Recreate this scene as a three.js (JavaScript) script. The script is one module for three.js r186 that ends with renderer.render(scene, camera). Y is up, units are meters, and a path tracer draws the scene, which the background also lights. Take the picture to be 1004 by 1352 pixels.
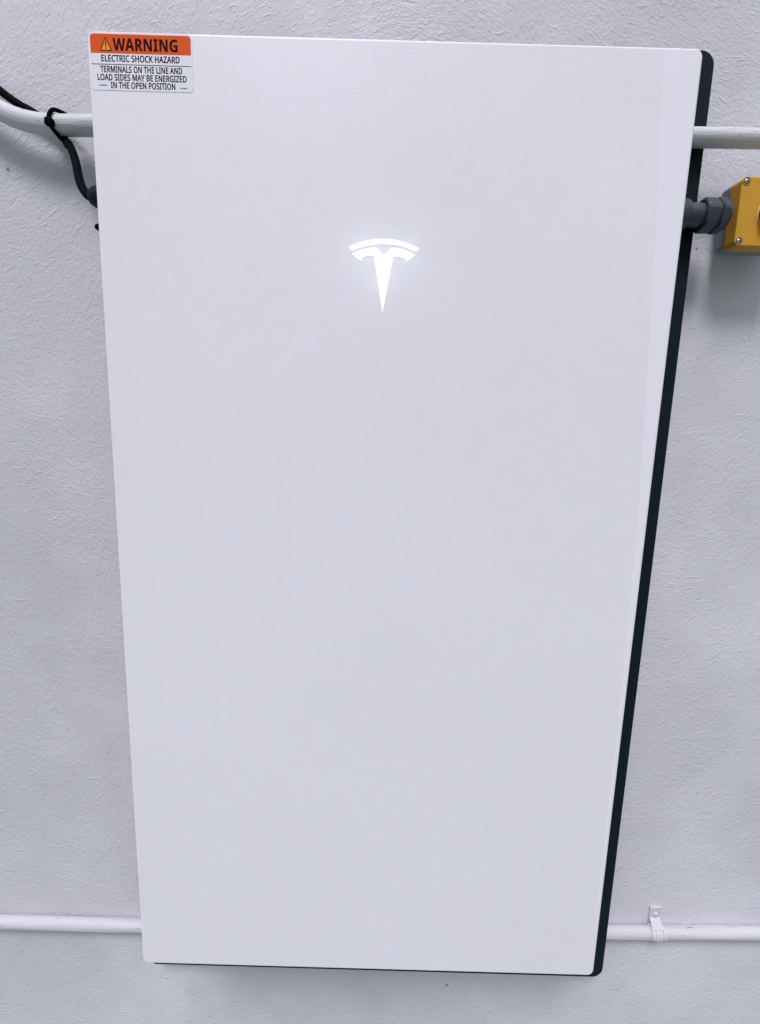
import * as THREE from 'three';
import { RoundedBoxGeometry } from 'three/addons/geometries/RoundedBoxGeometry.js';
import { mergeGeometries } from 'three/addons/utils/BufferGeometryUtils.js';

// ---------------------------------------------------------------- camera, surroundings, lamp, exposure
const scene = new THREE.Scene();
const camera = new THREE.PerspectiveCamera(93.55, 760 / 1024, 0.01, 100);
camera.position.set(-0.00175, 1.26571, 0.69216);
camera.rotation.order = 'YXZ';
camera.rotation.set(-0.16146, -0.0003, 0.02879);

const renderer = new THREE.WebGLRenderer({ antialias: true });
renderer.toneMapping = THREE.LinearToneMapping;
renderer.toneMappingExposure = 1;
renderer.shadowMap.enabled = true;

// overcast sky: pale overhead, dimmer towards the horizon, dull grey-green below it
{
  const W = 256, H = 128, d = new Float32Array(W * H * 4);
  for (let y = 0; y < H; y++) {
    const up = Math.sin(((y + 0.5) / H - 0.5) * Math.PI), t = Math.max(0, up) ** 1.5;
    const c = up < 0 ? [0.255, 0.300, 0.310] : [0.22 + 1.0 * t, 0.24 + 0.99 * t, 0.275 + 1.06 * t];
    for (let x = 0; x < W; x++) { const o = (y * W + x) * 4; d[o] = c[0]; d[o + 1] = c[1]; d[o + 2] = c[2]; d[o + 3] = 1; }
  }
  const sky = new THREE.DataTexture(d, W, H, THREE.RGBAFormat, THREE.FloatType);
  sky.mapping = THREE.EquirectangularReflectionMapping; sky.magFilter = THREE.LinearFilter; sky.needsUpdate = true;
  scene.background = sky; scene.environment = sky;
}
// a broad soft sun behind the cloud, from the upper left in front of the wall
const sun = new THREE.DirectionalLight(rgb0(1, 0.955, 1.09), 2.35);
function rgb0(r, g, b) { return new THREE.Color().setRGB(r, g, b); }
sun.position.set(-0.95, 1.1 + 5.0, 3.25); sun.target.position.set(0, 1.1, 0);
sun.castShadow = true; sun.shadow.radius = 34; sun.shadow.mapSize.set(2048, 2048);
Object.assign(sun.shadow.camera, { left: -2.5, right: 2.5, top: 2.5, bottom: -2.5, near: 0.1, far: 12 });
scene.add(sun, sun.target);

// ---------------------------------------------------------------- helpers
let seed = 1234567;
const rnd = () => { seed = (seed * 1664525 + 1013904223) >>> 0; return seed / 4294967296; };
const rr = (a, b) => a + (b - a) * rnd();
function hash(x, y, s) { let h = Math.imul(x, 374761393) ^ Math.imul(y, 668265263) ^ Math.imul(s, 2147483647 ^ 0x5bd1e995); h = Math.imul(h ^ (h >>> 13), 1274126177); return ((h ^ (h >>> 16)) >>> 0) / 4294967296; }
function vnoise(x, y, s) {
  const xi = Math.floor(x), yi = Math.floor(y), fx = x - xi, fy = y - yi;
  const u = fx * fx * (3 - 2 * fx), v = fy * fy * (3 - 2 * fy);
  const a = hash(xi, yi, s), b = hash(xi + 1, yi, s), c = hash(xi, yi + 1, s), d = hash(xi + 1, yi + 1, s);
  return (a + (b - a) * u) * (1 - v) + (c + (d - c) * u) * v;
}
const fbm = (x, y, s, n = 4) => { let t = 0, a = 0.5, f = 1; for (let i = 0; i < n; i++) { t += a * vnoise(x * f, y * f, s + i * 17); a *= 0.5; f *= 2.03; } return t; };
const rgb = (r, g, b) => new THREE.Color().setRGB(r, g, b);
function mesh(name, geo, mat, parent = scene) {
  const m = new THREE.Mesh(geo, mat); m.name = name; m.castShadow = m.receiveShadow = true; parent.add(m); return m;
}
function group(name, x = 0, y = 0, z = 0) { const g = new THREE.Group(); g.name = name; g.position.set(x, y, z); scene.add(g); return g; }
function tag(o, label, category) { o.userData.label = label; if (category) o.userData.category = category; return o; }
function roundedRect(x0, y0, x1, y1, r) {
  const s = new THREE.Shape();
  s.moveTo(x0 + r, y0); s.lineTo(x1 - r, y0); s.absarc(x1 - r, y0 + r, r, -Math.PI / 2, 0);
  s.lineTo(x1, y1 - r); s.absarc(x1 - r, y1 - r, r, 0, Math.PI / 2);
  s.lineTo(x0 + r, y1); s.absarc(x0 + r, y1 - r, r, Math.PI / 2, Math.PI);
  s.lineTo(x0, y0 + r); s.absarc(x0 + r, y0 + r, r, Math.PI, Math.PI * 1.5);
  return s;
}
// a slab between two depths whose outline, fillet included, is exactly the given rounded rectangle
function slab(x0, y0, x1, y1, r, z0, z1, bev, seg = 4) {
  const g = new THREE.ExtrudeGeometry(roundedRect(x0 + bev, y0 + bev, x1 - bev, y1 - bev, Math.max(r - bev, 0.0005)), { depth: z1 - z0 - 2 * bev, bevelThickness: bev, bevelSize: bev, bevelSegments: seg, curveSegments: 14 });
  g.translate(0, 0, z0 + bev); return g;
}
// a body of revolution about the x axis: profile of [x, radius]
function latheX(profile, seg = 48, flat = false) {
  let g = new THREE.LatheGeometry(profile.map(([x, r]) => new THREE.Vector2(Math.max(r, 1e-5), x)), seg);
  g.rotateZ(-Math.PI / 2); g.scale(1, -1, 1);
  const ix = g.index.array; for (let i = 0; i < ix.length; i += 3) { const t = ix[i]; ix[i] = ix[i + 1]; ix[i + 1] = t; }
  if (flat) g = g.toNonIndexed();
  g.computeVertexNormals(); return g;
}
function tube(pts, r, n = 160, rs = 24) {
  return new THREE.TubeGeometry(new THREE.CatmullRomCurve3(pts.map(p => new THREE.Vector3(...p)), false, 'centripetal'), n, r, rs);
}
function dataTex(w, h, fill, srgb) {
  const d = new Uint8Array(w * h * 4);
  for (let y = 0; y < h; y++) for (let x = 0; x < w; x++) { const c = fill(x, y), o = (y * w + x) * 4; d[o] = c[0]; d[o + 1] = c[1]; d[o + 2] = c[2]; d[o + 3] = 255; }
  const t = new THREE.DataTexture(d, w, h); t.magFilter = THREE.LinearFilter; t.minFilter = THREE.LinearFilter;
  t.wrapS = t.wrapT = THREE.RepeatWrapping; if (srgb) t.colorSpace = THREE.SRGBColorSpace; t.needsUpdate = true; return t;
}

// ---------------------------------------------------------------- plastered wall
const TW = 2048, TILE = 1.3;                       // one texture covers 1.3 m of wall
const hgt = new Float32Array(TW * TW);
{
  const px = TW / TILE;                            // pixels per metre
  const stamp = (cx, cy, rad, amp, nx, ny, skew) => {
    const R = Math.ceil(rad * 2.4);
    for (let j = -R; j <= R; j++) for (let i = -R; i <= R; i++) {
      const X = Math.round(cx) + i, Y = Math.round(cy) + j, dx = X - cx, dy = Y - cy, q = (dx * dx + dy * dy) / (rad * rad);
      if (q > 5.5) continue;
      const side = (dx * nx + dy * ny) / rad;
      const o = ((Y & (TW - 1)) * TW) + (X & (TW - 1)), v = amp * Math.exp(-q) * (1 + skew * side);
      if (amp > 0) hgt[o] = Math.max(hgt[o], hgt[o] * 0.55 + v); else hgt[o] = Math.min(hgt[o], hgt[o] * 0.55 + v);
    }
  };
  // trowel wrinkles: short curved ridges, lying along a direction that wanders over the wall
  const N = 300000;
  for (let k = 0; k < N; k++) {
    const x0 = rnd() * TW, y0 = rnd() * TW;
    const dens = fbm(x0 / 150, y0 / 150, 5, 3);
    if (rnd() > 0.12 + 1.5 * Math.max(0, dens - 0.27)) continue;
    const half = (x0 / TW - 0.5);                  // lean one way on the left, the other way on the right
    const base = (half < 0 ? -0.85 : 0.75) * Math.min(1, Math.abs(half) * 6 + 0.25);
    let a = base + (fbm(x0 / 210, y0 / 210, 31, 2) - 0.38) * 1.7 + rr(-0.45, 0.45);
    const big = rnd() < 0.035;
    const len = (big ? rr(0.008, 0.026) : rr(0.002, 0.010)) * px, rad = (big ? rr(1.2, 1.9) : rr(0.85, 1.4));
    const amp = (big ? rr(0.4, 0.8) : rr(0.18, 0.6)) * (rnd() < 0.75 ? 1 : -0.8);
    let x = x0, y = y0, bend = rr(-0.035, 0.035); const skew = rr(-0.5, 0.5);
    for (let s = 0; s < len; s += 0.8) {
      const t = s / len, env = Math.sin(Math.PI * Math.min(1, t * 1.02)) ** 0.7;
      stamp(x, y, rad * (0.75 + 0.4 * env), amp * env, -Math.sin(a), Math.cos(a), skew);
      a += bend + rr(-0.10, 0.10); x += Math.cos(a) * 0.8; y += Math.sin(a) * 0.8;
    }
  }
  for (let k = 0; k < 1500; k++) stamp(rnd() * TW, rnd() * TW, rr(1, 2.2), rr(0.3, 0.9) * (rnd() < 0.6 ? 1 : -1), 1, 0, 0);
}
const wallBump = dataTex(TW, TW, (x, y) => {
  const soft = fbm(x / 36, y / 36, 71, 3) * 0.9 + fbm(x / 9, y / 9, 91, 2) * 0.35 + hash(x, y, 3) * 0.05;
  const wx = x + 26 * vnoise(x / 30, y / 30, 401) + 9 * vnoise(x / 9, y / 9, 402), wy = y + 26 * vnoise(x / 30, y / 30, 403) + 9 * vnoise(x / 9, y / 9, 404);
  const lean = x < TW / 2 ? 0.55 : -0.5, p = wx + 0 * lean, q = wy + lean * wx;
  const ridge = (1 - Math.abs(2 * vnoise(p / 17, q / 8.5, 405) - 1)) ** 5, where = Math.max(0, Math.min(1, fbm(x / 120, y / 120, 406, 3) * 3.2 - 0.95));
  const v = 84 + hgt[y * TW + x] * 56 + ridge * 30 * where + soft * 40;
  const c = Math.max(0, Math.min(255, v)); return [c, c, c];
});
const specks = [[-0.5025, 1.5921, 1.6], [0.1376, 0.325, 1.7], [-0.56, 1.30, 0.8], [0.43, 1.36, 0.7], [0.52, 0.71, 0.9], [-0.38, 1.02, 0.7], [0.41, 1.52, 1.2], [0.40, 1.45, 1.0], [0.385, 1.47, 0.9]];
const WX0 = -0.65, WY0 = 0.1;                       // where the texture starts on the wall
const wallMap = dataTex(1024, 1024, (x, y) => {
  const m = 0.94 + 0.16 * (fbm(x / 170, y / 170, 7, 4) - 0.47) + 0.05 * (fbm(x / 22, y / 22, 19, 3) - 0.44);
  let k = m; const wx = WX0 + x / 1024 * 1.8, wy = WY0 + y / 1024 * 1.8;
  for (const [sx, sy, r] of specks) { const d = Math.hypot(wx - sx, wy - sy) / (r * 0.001); if (d < 2) k *= 1 - 0.85 * Math.exp(-d * d * 1.2); }
  return [Math.min(255, 255 * k), Math.min(255, 255 * k * 0.998), Math.min(255, 255 * k * 1.0)];
}, true);
for (const t of [wallMap, wallBump]) t.wrapS = t.wrapT = THREE.MirroredRepeatWrapping;
wallMap.repeat.set(TILE / 1.8, TILE / 1.8);
const wallMat = new THREE.MeshStandardMaterial({ color: rgb(0.70, 0.701, 0.720), map: wallMap, bumpMap: wallBump, bumpScale: 0.0018, roughness: 0.62 });
{
  const g = new THREE.BoxGeometry(8, 6, 0.2); g.translate(0, 1.1, -0.1);
  const p = g.attributes.position, u = g.attributes.uv;
  for (let i = 0; i < p.count; i++) u.setXY(i, (p.getX(i) - WX0) / TILE, (p.getY(i) - WY0) / TILE);
  const w = mesh('wall', g, wallMat); w.userData.kind = 'structure'; w.userData.label = 'pale grey plastered wall with a wrinkled trowelled surface';
}

// ---------------------------------------------------------------- materials
const coverMap = dataTex(512, 512, (x, y) => { const k = 0.985 + 0.028 * (fbm(x / 90, y / 90, 610, 3) - 0.45) + 0.012 * (fbm(x / 5, y / 5, 620, 2) - 0.4); return [255 * k, 255 * k, 255 * k]; }, true);
const coverBump = dataTex(512, 512, (x, y) => { const v = 255 * fbm(x / 3, y / 3, 630, 2); return [v, v, v]; });
coverMap.repeat.set(0.85, 0.85); coverMap.offset.set(0.5, -0.435); coverBump.repeat.set(4, 4);
const coverMat = new THREE.MeshPhysicalMaterial({ color: rgb(0.845, 0.83, 0.862), roughness: 0.45, specularIntensity: 1, map: coverMap, bumpMap: coverBump, bumpScale: 0.00006 });
const bandMat = new THREE.MeshPhysicalMaterial({ color: rgb(0.845, 0.83, 0.862), roughness: 0.45, specularIntensity: 1 });
const blackMat = new THREE.MeshPhysicalMaterial({ color: rgb(0.005, 0.0115, 0.0145), roughness: 0.6, specularIntensity: 0.35 });
const dust = []; for (let i = 0; i < 420; i++) dust.push([rnd() * 1024, rnd() * 1024, rr(0.5, 1.1), rr(0.05, 0.55) ** 1.6]);
const dustMap = (() => {
  const k = new Float32Array(1024 * 1024);
  for (const [a, b, q, w] of dust) for (let j = -3; j <= 3; j++) for (let i = -3; i <= 3; i++) { const X = (Math.floor(a) + i) & 1023, Y = (Math.floor(b) + j) & 1023; k[Y * 1024 + X] = Math.max(k[Y * 1024 + X], w * Math.exp(-(i * i + j * j) / (q * q))); }
  return dataTex(1024, 1024, (x, y) => { const d = k[y * 1024 + x], f = 0.85 + 0.3 * fbm(x / 60, y / 60, 640, 3); return [12 * f + 150 * d, 29 * f + 140 * d, 34 * f + 138 * d]; }, true);
})();
dustMap.repeat.set(1.3, 1.3);
const plateMat = new THREE.MeshPhysicalMaterial({ map: dustMap, roughness: 0.6, specularIntensity: 0.3 });
const rubberMat = new THREE.MeshPhysicalMaterial({ color: rgb(0.003, 0.005, 0.006), roughness: 0.65, specularIntensity: 0.04 });
const slateMat = new THREE.MeshStandardMaterial({ color: rgb(0.034, 0.050, 0.061), roughness: 0.42 });
const slateDark = new THREE.MeshStandardMaterial({ color: rgb(0.02, 0.027, 0.033), roughness: 0.5 });
const steelMat = new THREE.MeshStandardMaterial({ color: rgb(0.45, 0.44, 0.42), roughness: 0.38, metalness: 0.85 });
function pipeMaps(s, streak) {
  const spots = []; for (let i = 0; i < 110; i++) spots.push([rnd() * 1024, rnd() * 256, rr(1, 2.2), rr(2, rnd() < 0.3 ? 14 : 5), rr(0.08, 0.5)]);
  const map = dataTex(1024, 256, (x, y) => {
    let k = 0.96 + 0.12 * (fbm(x / 120, y / 30, s, 4) - 0.47) - streak * Math.max(0, fbm(x / 90, y / 5, s + 9, 3) - 0.5);
    for (const [a, b, h, w, d] of spots) { const q = ((x - a) / w) ** 2 + ((y - b) / h) ** 2; if (q < 4) k *= 1 - d * Math.exp(-q * 1.5); }
    k = Math.max(0, Math.min(1, k)); return [255 * k, 255 * k, 255 * k];
  }, true);
  const bump = dataTex(1024, 256, (x, y) => { const v = 255 * Math.min(1, fbm(x / 70, y / 16, s + 3, 4) * 0.8 + 0.25 * fbm(x / 14, y / 8, s + 5, 2)); return [v, v, v]; });
  return { map, bumpMap: bump, bumpScale: 0.0007 };
}
const pipePaint = new THREE.MeshStandardMaterial({ color: rgb(0.635, 0.63, 0.648), roughness: 0.5, ...pipeMaps(101, 0.12) });
const pipePaint2 = new THREE.MeshStandardMaterial({ color: rgb(0.60, 0.595, 0.618), roughness: 0.6, ...pipeMaps(202, 0.06) });
const paintPlain = new THREE.MeshStandardMaterial({ color: rgb(0.62, 0.615, 0.64), roughness: 0.5, bumpMap: wallBump, bumpScale: 0.0005 });

// ---------------------------------------------------------------- the white wall unit
const unit = group('battery_unit', 0, 1.1, 0);
tag(unit, 'tall white wall-mounted battery unit with a glowing emblem and black backing', 'battery unit');
const U = (g) => { g.translate(0, -1.1, 0); return g; };
mesh('mounting_bracket', U(slab(-0.25, 0.62, 0.25, 0.74, 0.004, 0.0, 0.0215, 0.001)), blackMat, unit);
mesh('mounting_bracket', U(slab(-0.25, 1.35, 0.25, 1.47, 0.004, 0.0, 0.0215, 0.001)), blackMat, unit);
{ // black backing plate, its upper left edge set back where the conduit and cable come in
  const x0 = -0.3620, x1 = 0.3867, y0 = 0.3906, y1 = 1.7321, q = 0.015, v = 0.002, s = new THREE.Shape();
  s.moveTo(x0 + q, y0 + v); s.lineTo(x1 - q - v, y0 + v); s.absarc(x1 - q - v, y0 + q + v, q, -Math.PI / 2, 0);
  s.lineTo(x1 - v, y1 - q - v); s.absarc(x1 - q - v, y1 - q - v, q, 0, Math.PI / 2);
  s.lineTo(-0.29, y1 - v); s.lineTo(-0.29, 1.46); s.lineTo(x0 + v, 1.44); s.lineTo(x0 + v, y0 + q + v); s.absarc(x0 + q + v, y0 + q + v, q, Math.PI, Math.PI * 1.5);
  const g = new THREE.ExtrudeGeometry(s, { depth: 0.005, bevelThickness: v, bevelSize: v, bevelSegments: 4, curveSegments: 14 }); g.translate(0, 0, 0.0215 + v);
  mesh('back_plate', U(g), plateMat, unit);
}
mesh('housing', U(slab(-0.298, 0.58, 0.298, 1.63, 0.01, 0.0305, 0.127, 0.003)), blackMat, unit);
mesh('front_cover', U(slab(-0.3045, 0.5505, 0.3045, 1.6495, 0.0085, 0.127, 0.15, 0.0028, 6)), coverMat, unit);
{ // narrow bright band along the right edge, wide at the top and dying out at the bottom
  const s = new THREE.Shape();
  const inner = [[0.2650, 1.6465], [0.2672, 1.6040], [0.2717, 1.5353], [0.2773, 1.4560], [0.2824, 1.3725], [0.2870, 1.2843], [0.2927, 1.1649], [0.2952, 1.0600], [0.2970, 0.9486], [0.2977, 0.7921], [0.2983, 0.6216]];
  s.moveTo(0.3012, 0.600); s.lineTo(0.3012, 1.640); s.quadraticCurveTo(0.3012, 1.6465, 0.295, 1.6465); s.lineTo(inner[0][0], inner[0][1]); s.splineThru(inner.slice(1).map(p => new THREE.Vector2(...p)));
  const lineX = (y) => { let i = 0; while (i < inner.length - 2 && y < inner[i + 1][1]) i++; const [a, c] = [inner[i], inner[i + 1]], t = Math.max(0, Math.min(1, (a[1] - y) / (a[1] - c[1]))); return a[0] + (c[0] - a[0]) * t; };
  const g = new THREE.ExtrudeGeometry(s, { depth: 0.0005, bevelEnabled: false, curveSegments: 40 }); { const p = g.attributes.position; for (let i = 0; i < p.count; i++) if (p.getZ(i) > 0.0004) { const xl = lineX(p.getY(i)); p.setZ(i, 0.0004 + 0.014 * Math.max(0, p.getX(i) - xl)); } g.computeVertexNormals(); }
  g.translate(0, 0, 0.1499);
  mesh('edge_band', U(g), bandMat, unit);
}
const emblemMat = new THREE.MeshStandardMaterial({ color: rgb(0.8, 0.8, 0.82), emissive: rgb(0.92, 0.93, 1.0), emissiveIntensity: 0.5, roughness: 0.4 });
{
  const shape = (pts) => new THREE.Shape(pts.map(p => new THREE.Vector2(...p)));
  const bar = [[-0.0421, 1.4579], [-0.0339, 1.4615], [-0.0251, 1.4641], [-0.0163, 1.4657], [-0.0063, 1.4665], [0.0039, 1.4662], [0.0140, 1.4644], [0.0230, 1.4617], [0.0313, 1.4581], [0.0290, 1.4543], [0.0206, 1.4576], [0.0123, 1.4600], [0.0034, 1.4611], [-0.0055, 1.4614], [-0.0143, 1.4607], [-0.0231, 1.4591], [-0.0319, 1.4566], [-0.0394, 1.4539]];
  const stem = [[-0.0388, 1.4513], [-0.0312, 1.4543], [-0.0224, 1.4566], [-0.0142, 1.4580], [-0.0130, 1.4573], [-0.0054, 1.4500], [0.0020, 1.4575], [0.0035, 1.4580], [0.0117, 1.4571], [0.0207, 1.4545], [0.0280, 1.4514], [0.0235, 1.4478], [0.0183, 1.4445], [0.0177, 1.4465], [0.0159, 1.4482], [0.0120, 1.4492], [0.0047, 1.4493], [-0.0051, 1.3934], [-0.0157, 1.4497], [-0.0229, 1.4493], [-0.0270, 1.4480], [-0.0285, 1.4461], [-0.0287, 1.4439], [-0.0342, 1.4471]];
  const gs = [bar, stem].map(p => { const g = new THREE.ExtrudeGeometry(shape(p), { depth: 0.0005, bevelEnabled: false }); g.translate(0, 0, 0.1498); return U(g); });
  const e = mesh('glowing_emblem', mergeGeometries(gs), emblemMat, unit); e.userData.label = 'glowing white emblem shaped like a letter T under a curved bar';
  for (const [x, y] of [[-0.03, 1.456], [0.019, 1.456], [-0.0054, 1.452], [-0.0054, 1.425]]) {
    const l = new THREE.PointLight(rgb(0.9, 0.95, 1.0), 0.00022, 0, 2); l.position.set(x, y, 0.15 + 0.013); scene.add(l);
  }
}
{ // warning sticker, top left corner
  const x0 = -0.3022, x1 = -0.2002, y0 = 1.5970, y1 = 1.6476, W = 1040, H = 516;
  const cv = document.createElement('canvas'); cv.width = W; cv.height = H; const c = cv.getContext('2d');
  c.fillStyle = '#e9e8ec'; c.fillRect(0, 0, W, H);
  c.fillStyle = '#e25a26'; c.beginPath(); c.roundRect(14, 14, W - 28, 172, [34, 34, 0, 0]); c.fill();
  c.textAlign = 'center'; c.textBaseline = 'alphabetic';
  const put = (t, x, y, size, width, weight = 'bold', fill = '#101418') => {
    c.save(); c.font = `${weight} ${size}px sans-serif`; c.fillStyle = fill; const w = c.measureText(t).width; c.translate(x, y); c.scale(width / w, 1); c.fillText(t, 0, 0);
    c.lineWidth = size * (size > 100 ? 0.02 : 0.06); c.strokeStyle = fill; c.strokeText(t, 0, 0); c.restore();
  };
  // triangle with exclamation mark
  c.fillStyle = '#f0a030'; c.strokeStyle = '#1c0f0a'; c.lineWidth = 9; c.lineJoin = 'round';
  c.beginPath(); c.moveTo(170, 46); c.lineTo(226, 160); c.lineTo(114, 160); c.closePath(); c.fill(); c.stroke();
  c.fillStyle = '#1c0f0a'; c.fillRect(164, 78, 12, 46); c.fillRect(164, 132, 12, 13);
  put('WARNING', 572, 158, 150, 662, 'bold', '#180c0a');
  put('ELECTRIC SHOCK HAZARD', 512, 257, 78, 800, 'normal');
  c.fillStyle = '#20282e'; c.fillRect(14, 280, W - 28, 7);
  put('TERMINALS ON THE LINE AND', 518, 354, 76, 830, 'normal');
  put('LOAD SIDES MAY BE ENERGIZED', 520, 426, 76, 912, 'normal');
  put('IN THE OPEN POSITION', 530, 496, 76, 662, 'normal');
  c.fillStyle = '#181e22'; c.fillRect(78, 468, 84, 8);
  c.fillStyle = '#3a4147'; for (const [x, w] of [[912, 9], [924, 7], [934, 4], [942, 11], [956, 8], [967, 8]]) c.fillRect(x, 476, w, 12);
  const t = new THREE.CanvasTexture(cv); t.colorSpace = THREE.SRGBColorSpace; t.magFilter = THREE.LinearFilter;
  const g = new THREE.ExtrudeGeometry(roundedRect(x0, y0, x1, y1, 0.004), { depth: 0.0004, bevelEnabled: false, curveSegments: 10 });
  const p = g.attributes.position, u = g.attributes.uv;
  for (let i = 0; i < p.count; i++) u.setXY(i, (p.getX(i) - x0) / (x1 - x0), (p.getY(i) - y0) / (y1 - y0));
  g.translate(0, 0, 0.1499);
  const m = mesh('warning_sticker', U(g), new THREE.MeshPhysicalMaterial({ map: t, roughness: 0.8, specularIntensity: 0.2 }), unit);
  m.userData.label = 'white and orange electric shock warning sticker';
}

// ---------------------------------------------------------------- conduits
function conduit(name, label, pts, r, mat, n) {
  const L = new THREE.CatmullRomCurve3(pts.map(p => new THREE.Vector3(...p))).getLength();
  const g = tube(pts, r, n, 32), u = g.attributes.uv;
  for (let i = 0; i < u.count; i++) u.setXY(i, u.getX(i) * L / 0.9, u.getY(i));
  return tag(mesh(name, g, mat), label, 'conduit');
}
conduit('conduit', 'painted conduit that bends and enters the left side of the white unit', [[-0.2700, 1.6316, 0.0300], [-0.3300, 1.6314, 0.0300], [-0.3701, 1.6311, 0.0300], [-0.4075, 1.6303, 0.0300], [-0.4376, 1.6317, 0.0300], [-0.4633, 1.6370, 0.0300], [-0.4870, 1.6469, 0.0300], [-0.5256, 1.6705, 0.0300], [-0.5700, 1.7000, 0.0290], [-0.6300, 1.7200, 0.0270], [-0.7100, 1.7280, 0.0240], [-0.9300, 1.7300, 0.0200], [-1.6000, 1.7300, 0.0160]], 0.0115, pipePaint, 220);
conduit('conduit_001', 'straight painted conduit entering the right side of the white unit', [[0.2700, 1.6287, 0.0440], [0.3650, 1.6294, 0.0440], [0.4446, 1.6301, 0.0440], [0.7500, 1.6311, 0.0440], [1.6000, 1.6331, 0.0440]], 0.0105, pipePaint, 160);
conduit('conduit_002', 'long painted conduit low on the wall, running behind the white unit', [[-1.6000, 0.4364, 0.0106], [-0.9500, 0.4404, 0.0106], [-0.6175, 0.4424, 0.0106], [-0.3843, 0.4427, 0.0106], [0.0000, 0.4493, 0.0106], [0.3951, 0.4559, 0.0106], [0.6521, 0.4623, 0.0106], [1.0000, 0.4683, 0.0106], [1.6000, 0.4743, 0.0106]], 0.0105, pipePaint2, 240);

// ---------------------------------------------------------------- clamp on the low conduit
{
  const cx = 0.4808, cy = 0.4584;
  const k = group('pipe_clamp', cx, cy, 0); tag(k, 'painted metal clamp holding the low conduit right of the white unit', 'pipe clamp');
  const tab = new RoundedBoxGeometry(0.0195, 0.0408, 0.0038, 3, 0.0015); tab.translate(-0.0021, 0.0204, 0.0019);
  mesh('tab', tab, paintPlain, k);
  const neck = new RoundedBoxGeometry(0.0185, 0.0175, 0.0030, 3, 0.0014); neck.rotateX(-0.877); neck.translate(-0.0032, 0.0158, 0.0104); mesh('neck', neck, paintPlain, k);
  const ring = (x0, x1, r, b) => { const g = latheX([[x0, r - 0.004], [x0, r - b], [x0 + b * 0.3, r - b * 0.3], [x0 + b, r], [x1 - b, r], [x1 - b * 0.3, r - b * 0.3], [x1, r - b], [x1, r - 0.004]], 40); g.translate(0, 0, 0.0106); return g; };
  mesh('strap', ring(-0.0138, 0.0044, 0.0123, 0.001), paintPlain, k);
  mesh('strap', ring(0.0050, 0.0112, 0.0117, 0.0009), paintPlain, k);
  mesh('rib', ring(-0.0080, -0.0018, 0.0134, 0.0014), paintPlain, k);
  const s = new THREE.LatheGeometry([[0.0001, 0.0030], [0.0018, 0.0028], [0.0034, 0.0020], [0.0042, 0.0006], [0.0042, -0.0005]].map(p => new THREE.Vector2(...p)), 24); s.rotateX(Math.PI / 2); s.translate(-0.0021, 0.0276, 0.0036);
  mesh('screw', s, paintPlain, k);
  const drip = new THREE.SphereGeometry(0.0026, 16, 12); drip.scale(1.3, 1, 1); drip.translate(-0.005, -0.0118, 0.0145); mesh('paint_drip', drip, paintPlain, k);
}

// ---------------------------------------------------------------- black cable, its gland and tie
tag(mesh('cable', tube([[-0.9700, 2.1500, 0.0120], [-0.7000, 1.8600, 0.0120], [-0.5424, 1.7186, 0.0120], [-0.5018, 1.6833, 0.0120], [-0.4767, 1.6655, 0.0120], [-0.4525, 1.6528, 0.0120], [-0.4326, 1.6405, 0.0125], [-0.4281, 1.6351, 0.0140], [-0.4143, 1.6216, 0.0220], [-0.4015, 1.6099, 0.0300], [-0.3901, 1.5935, 0.0410], [-0.3807, 1.5764, 0.0520], [-0.3718, 1.5576, 0.0640], [-0.3612, 1.5400, 0.0760], [-0.3490, 1.5273, 0.0860], [-0.3450, 1.5265, 0.0900], [-0.3330, 1.5240, 0.0900]], 0.0048, 300, 20), rubberMat), 'black cable hanging from behind the left conduit into the white unit', 'cable');
{
  const g0 = group('cable_gland', -0.3205, 1.5240, 0.09); tag(g0, 'small black dome gland where the cable enters the left side', 'cable gland');
  mesh('dome_nut', latheX([[-0.0245, 0.0062], [-0.0235, 0.0075], [-0.0205, 0.0098], [-0.016, 0.0118], [-0.010, 0.0130], [-0.002, 0.0134], [0.004, 0.0134]], 36), blackMat, g0);
  mesh('collar', latheX([[0.004, 0.0134], [0.005, 0.0155], [0.012, 0.0155], [0.013, 0.0120], [0.026, 0.0120]], 36), blackMat, g0);
  const b = group('rubber_plug', -0.3165, 1.4925, 0.09); tag(b, 'tiny black plug on the left edge below the cable gland', 'plug');
  mesh('head', latheX([[-0.0250, 0.0001], [-0.0242, 0.0022], [-0.022, 0.0036], [-0.018, 0.004], [0.000, 0.004]], 24), rubberMat, b);
  mesh('stem', latheX([[0.000, 0.004], [0.001, 0.0026], [0.019, 0.0026]], 16), rubberMat, b);
}
{
  const t = group('cable_tie', -0.4136, 1.6251, 0.03); tag(t, 'black cable tie strapped round the left conduit and cable', 'cable tie');
  const loop = [[-0.4017, 1.6428, 0.0260], [-0.4121, 1.6429, 0.0380], [-0.4156, 1.6343, 0.0425], [-0.4160, 1.6250, 0.0405], [-0.4124, 1.6184, 0.0360], [-0.4069, 1.6134, 0.0300], [-0.4045, 1.6112, 0.0240], [-0.4155, 1.6160, 0.0120], [-0.4240, 1.6320, 0.0055], [-0.4160, 1.6440, 0.0110]];
  const curve = new THREE.CatmullRomCurve3(loop.map(p => new THREE.Vector3(p[0] + 0.4136, p[1] - 1.6251, p[2] - 0.03)), true, 'centripetal');
  mesh('strap', new THREE.TubeGeometry(curve, 120, 0.0023, 10, true), rubberMat, t);
  const h = new RoundedBoxGeometry(0.0102, 0.0092, 0.0085, 4, 0.003); h.rotateZ(-0.1); h.translate(0, 0, 0.0155); mesh('lock_head', h, rubberMat, t);
}

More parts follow.
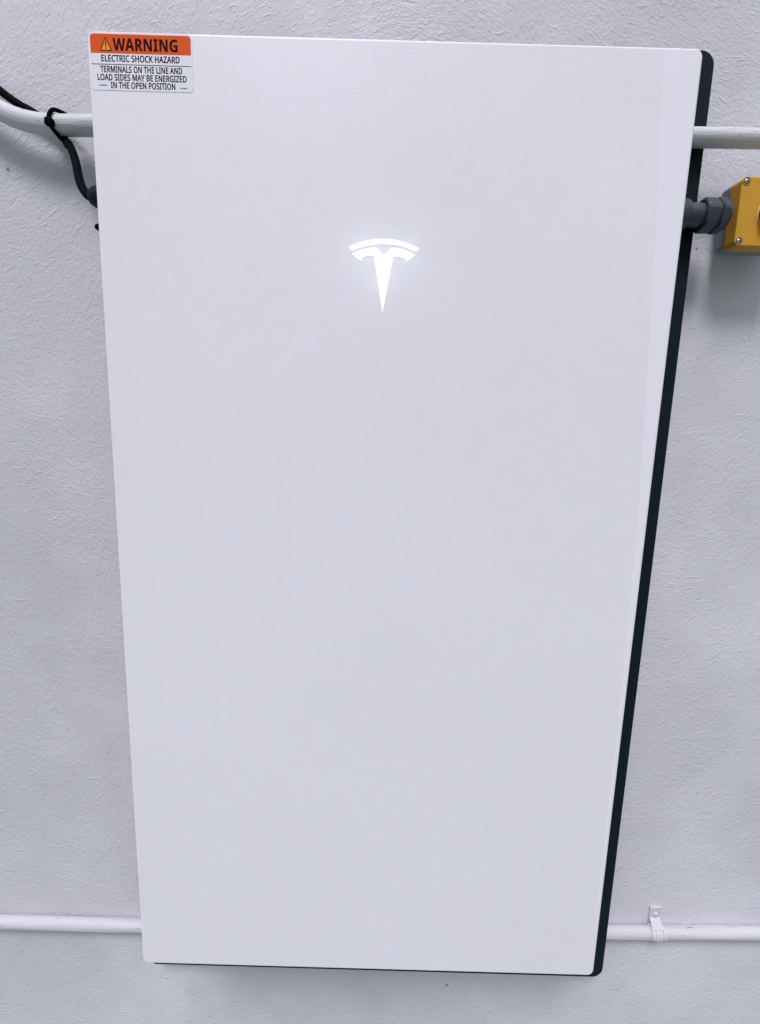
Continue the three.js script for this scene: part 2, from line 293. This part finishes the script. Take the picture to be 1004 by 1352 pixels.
// ---------------------------------------------------------------- dark coupling between the unit and the switch box
{
  const c = group('conduit_coupling', 0.3672, 1.5408, 0.049); c.scale.set(0.905, 0.985, 0.985); c.position.x -= 0.0048; tag(c, 'dark grey plastic coupling joining the unit to the yellow switch box', 'coupling');
  const P = (a) => a.map(([x, r]) => [x - 0.36, r]);
  mesh('flange', latheX(P([[0.29, 0.0001], [0.29, 0.0175], [0.350, 0.0180], [0.3555, 0.0178], [0.3588, 0.0168], [0.3600, 0.0150], [0.3600, 0.0120]]), 48), slateMat, c);
  mesh('neck', latheX(P([[0.3585, 0.0128], [0.3595, 0.0136], [0.3790, 0.0138], [0.3800, 0.0130]]), 48), slateMat, c);
  const hexPrism = (x0, x1, r, ch) => { // hexagonal nut with turned, chamfered ends
    const pos = [], ring = [[x0, r * 0.83], [x0 + ch, r * 0.95], [x1 - ch, r * 0.95], [x1, r * 0.86]], n = 48;
    const rad = (i, lim) => { const a = (i % n) / n * Math.PI * 2, s = ((a % (Math.PI / 3)) - Math.PI / 6); return Math.min(lim, r * 0.90 / Math.cos(s)); };
    const rings = [[x0, 0.013, 1], [x0, r * 0.84, 0], [x0 + ch * 0.4, r * 0.90, 0], [x0 + ch, r * 0.965, 0], [x1 - ch, r * 0.965, 0], [x1 - ch * 0.3, r * 0.95, 0], [x1, r * 0.88, 0], [x1, 0.013, 1]];
    const pt = (k, i) => { const [x, lim, plain] = rings[k], q = plain ? lim : rad(i, lim), a = (i % n) / n * Math.PI * 2 + 0.30; return [x - 0.36, Math.cos(a) * q, Math.sin(a) * q]; };
    for (let k = 0; k < rings.length - 1; k++) for (let i = 0; i < n; i++) { const a = pt(k, i), b = pt(k, i + 1), d = pt(k + 1, i), e = pt(k + 1, i + 1); pos.push(...a, ...d, ...b, ...b, ...d, ...e); }
    const g = new THREE.BufferGeometry(); g.setAttribute('position', new THREE.Float32BufferAttribute(pos, 3)); g.setAttribute('uv', new THREE.Float32BufferAttribute(new Float32Array(pos.length / 3 * 2), 2)); g.computeVertexNormals(); return g;
  };
  mesh('hex_nut', hexPrism(0.3790, 0.3952, 0.0202, 0.0028), slateMat, c);
  mesh('seal', latheX(P([[0.3945, 0.0140], [0.3947, 0.0180], [0.3985, 0.0180], [0.3987, 0.0140]]), 40), slateDark, c);
  mesh('hex_nut_001', hexPrism(0.3980, 0.4085, 0.0207, 0.0016), slateMat, c);
  mesh('thread', latheX(P([[0.408, 0.012], [0.408, 0.0165], [0.4122, 0.0165]]), 40), slateDark, c);
}

// ---------------------------------------------------------------- yellow switch box
{
  const bx0 = 0.4170, bx1 = 0.4930, by0 = 1.5040, by1 = 1.5795, lx0 = 0.4128, lx1 = 0.4905, ly0 = 1.4995, ly1 = 1.5755;
  const ox = 0.455, oy = 1.5375;
  const b = group('switch_box', 0.4632, 1.5424, -0.0124); b.scale.setScalar(1.0179); tag(b, 'small yellow and grey push-button switch box right of the white unit', 'switch box');
  const B = (g) => { g.translate(-ox, -oy, 0); return g; };
  const speck = []; seed = 77; for (let i = 0; i < 60; i++) speck.push([rr(40, 470), rr(60, 470), rr(1, 2.4), rr(0.25, 0.7)]);
  const lidMap = dataTex(512, 512, (x, y) => { let k = 0.95 + 0.08 * (fbm(x / 120, y / 120, 44, 3) - 0.45); for (const [a, c, r, d] of speck) { const q = Math.hypot(x - a, y - c) / r; if (q < 2.5) k *= 1 - d * Math.exp(-q * q); } k = Math.min(1, k); return [255 * k, 255 * k, 255 * k]; }, true);
  lidMap.offset.set(-lx0 / 0.08, -ly0 / 0.08); lidMap.repeat.set(1 / 0.08, 1 / 0.08);
  const yellow = new THREE.MeshPhysicalMaterial({ color: rgb(0.66, 0.345, 0.032), map: lidMap, roughness: 0.5, specularIntensity: 0.5 });
  const grey = new THREE.MeshStandardMaterial({ color: rgb(0.20, 0.235, 0.245), roughness: 0.42 });
  mesh('mounting_foot', B(slab(0.4400, 1.525, 0.4800, 1.565, 0.004, 0.0122, 0.028, 0.001)), grey, b);
  mesh('base', B(slab(bx0, by0, bx1, by1, 0.006, 0.028, 0.050, 0.0012)), grey, b);
  mesh('lid', B(slab(lx0, ly0, lx1, ly1, 0.0062, 0.0505, 0.0705, 0.0016, 5)), yellow, b);
  for (const [x, y, a] of [[0.4178, 1.5702, 0.5], [0.4178, 1.5050, 0.9], [0.4855, 1.5702, 0.2], [0.4855, 1.5050, 1.2]]) {
    const rim = new THREE.TorusGeometry(0.0043, 0.0006, 10, 32); rim.translate(x, y, 0.0706);
    const well = new THREE.CylinderGeometry(0.0042, 0.0042, 0.0008, 28); well.rotateX(Math.PI / 2); well.translate(x, y, 0.0704);
    const s = mesh('screw', B(well), slateDark, b);
    const hd = new THREE.LatheGeometry([[0.0001, 0.0012], [0.0016, 0.0011], [0.0026, 0.0006], [0.0029, 0]].map(p => new THREE.Vector2(...p)), 24); hd.rotateX(Math.PI / 2); hd.translate(x, y, 0.0708); mesh('screw_head', B(hd), steelMat, s);
    const slots = [0, Math.PI / 2].map(r => { const q = new THREE.BoxGeometry(0.003, 0.0006, 0.0006); q.rotateZ(a + r); q.translate(x, y, 0.0719); return B(q); });
    mesh('cross_slot', mergeGeometries(slots), slateDark, s);
    mesh('rim', B(rim), yellow, s);
  }
  const bc = [0.4522, 1.5352];
  const disc = new THREE.LatheGeometry([[0.0001, 0.0022], [0.0170, 0.0012], [0.0175, 0.0009], [0.0177, 0.0]].map(p => new THREE.Vector2(...p)), 56); disc.rotateX(Math.PI / 2); disc.translate(bc[0], bc[1], 0.0705);
  mesh('button_collar', B(disc), new THREE.MeshStandardMaterial({ color: rgb(0.66, 0.50, 0.24), roughness: 0.4 }), b);
  const red = new THREE.LatheGeometry([[0.0001, 0.0125], [0.009, 0.012], [0.0150, 0.0102], [0.0171, 0.008], [0.0171, 0.0010], [0.016, 0.0]].map(p => new THREE.Vector2(...p)), 56); red.rotateX(Math.PI / 2); red.translate(bc[0], bc[1], 0.0725);
  mesh('red_button', B(red), new THREE.MeshPhysicalMaterial({ color: rgb(0.42, 0.02, 0.018), roughness: 0.35, clearcoat: 0.4 }), b);
}

renderer.render(scene, camera);
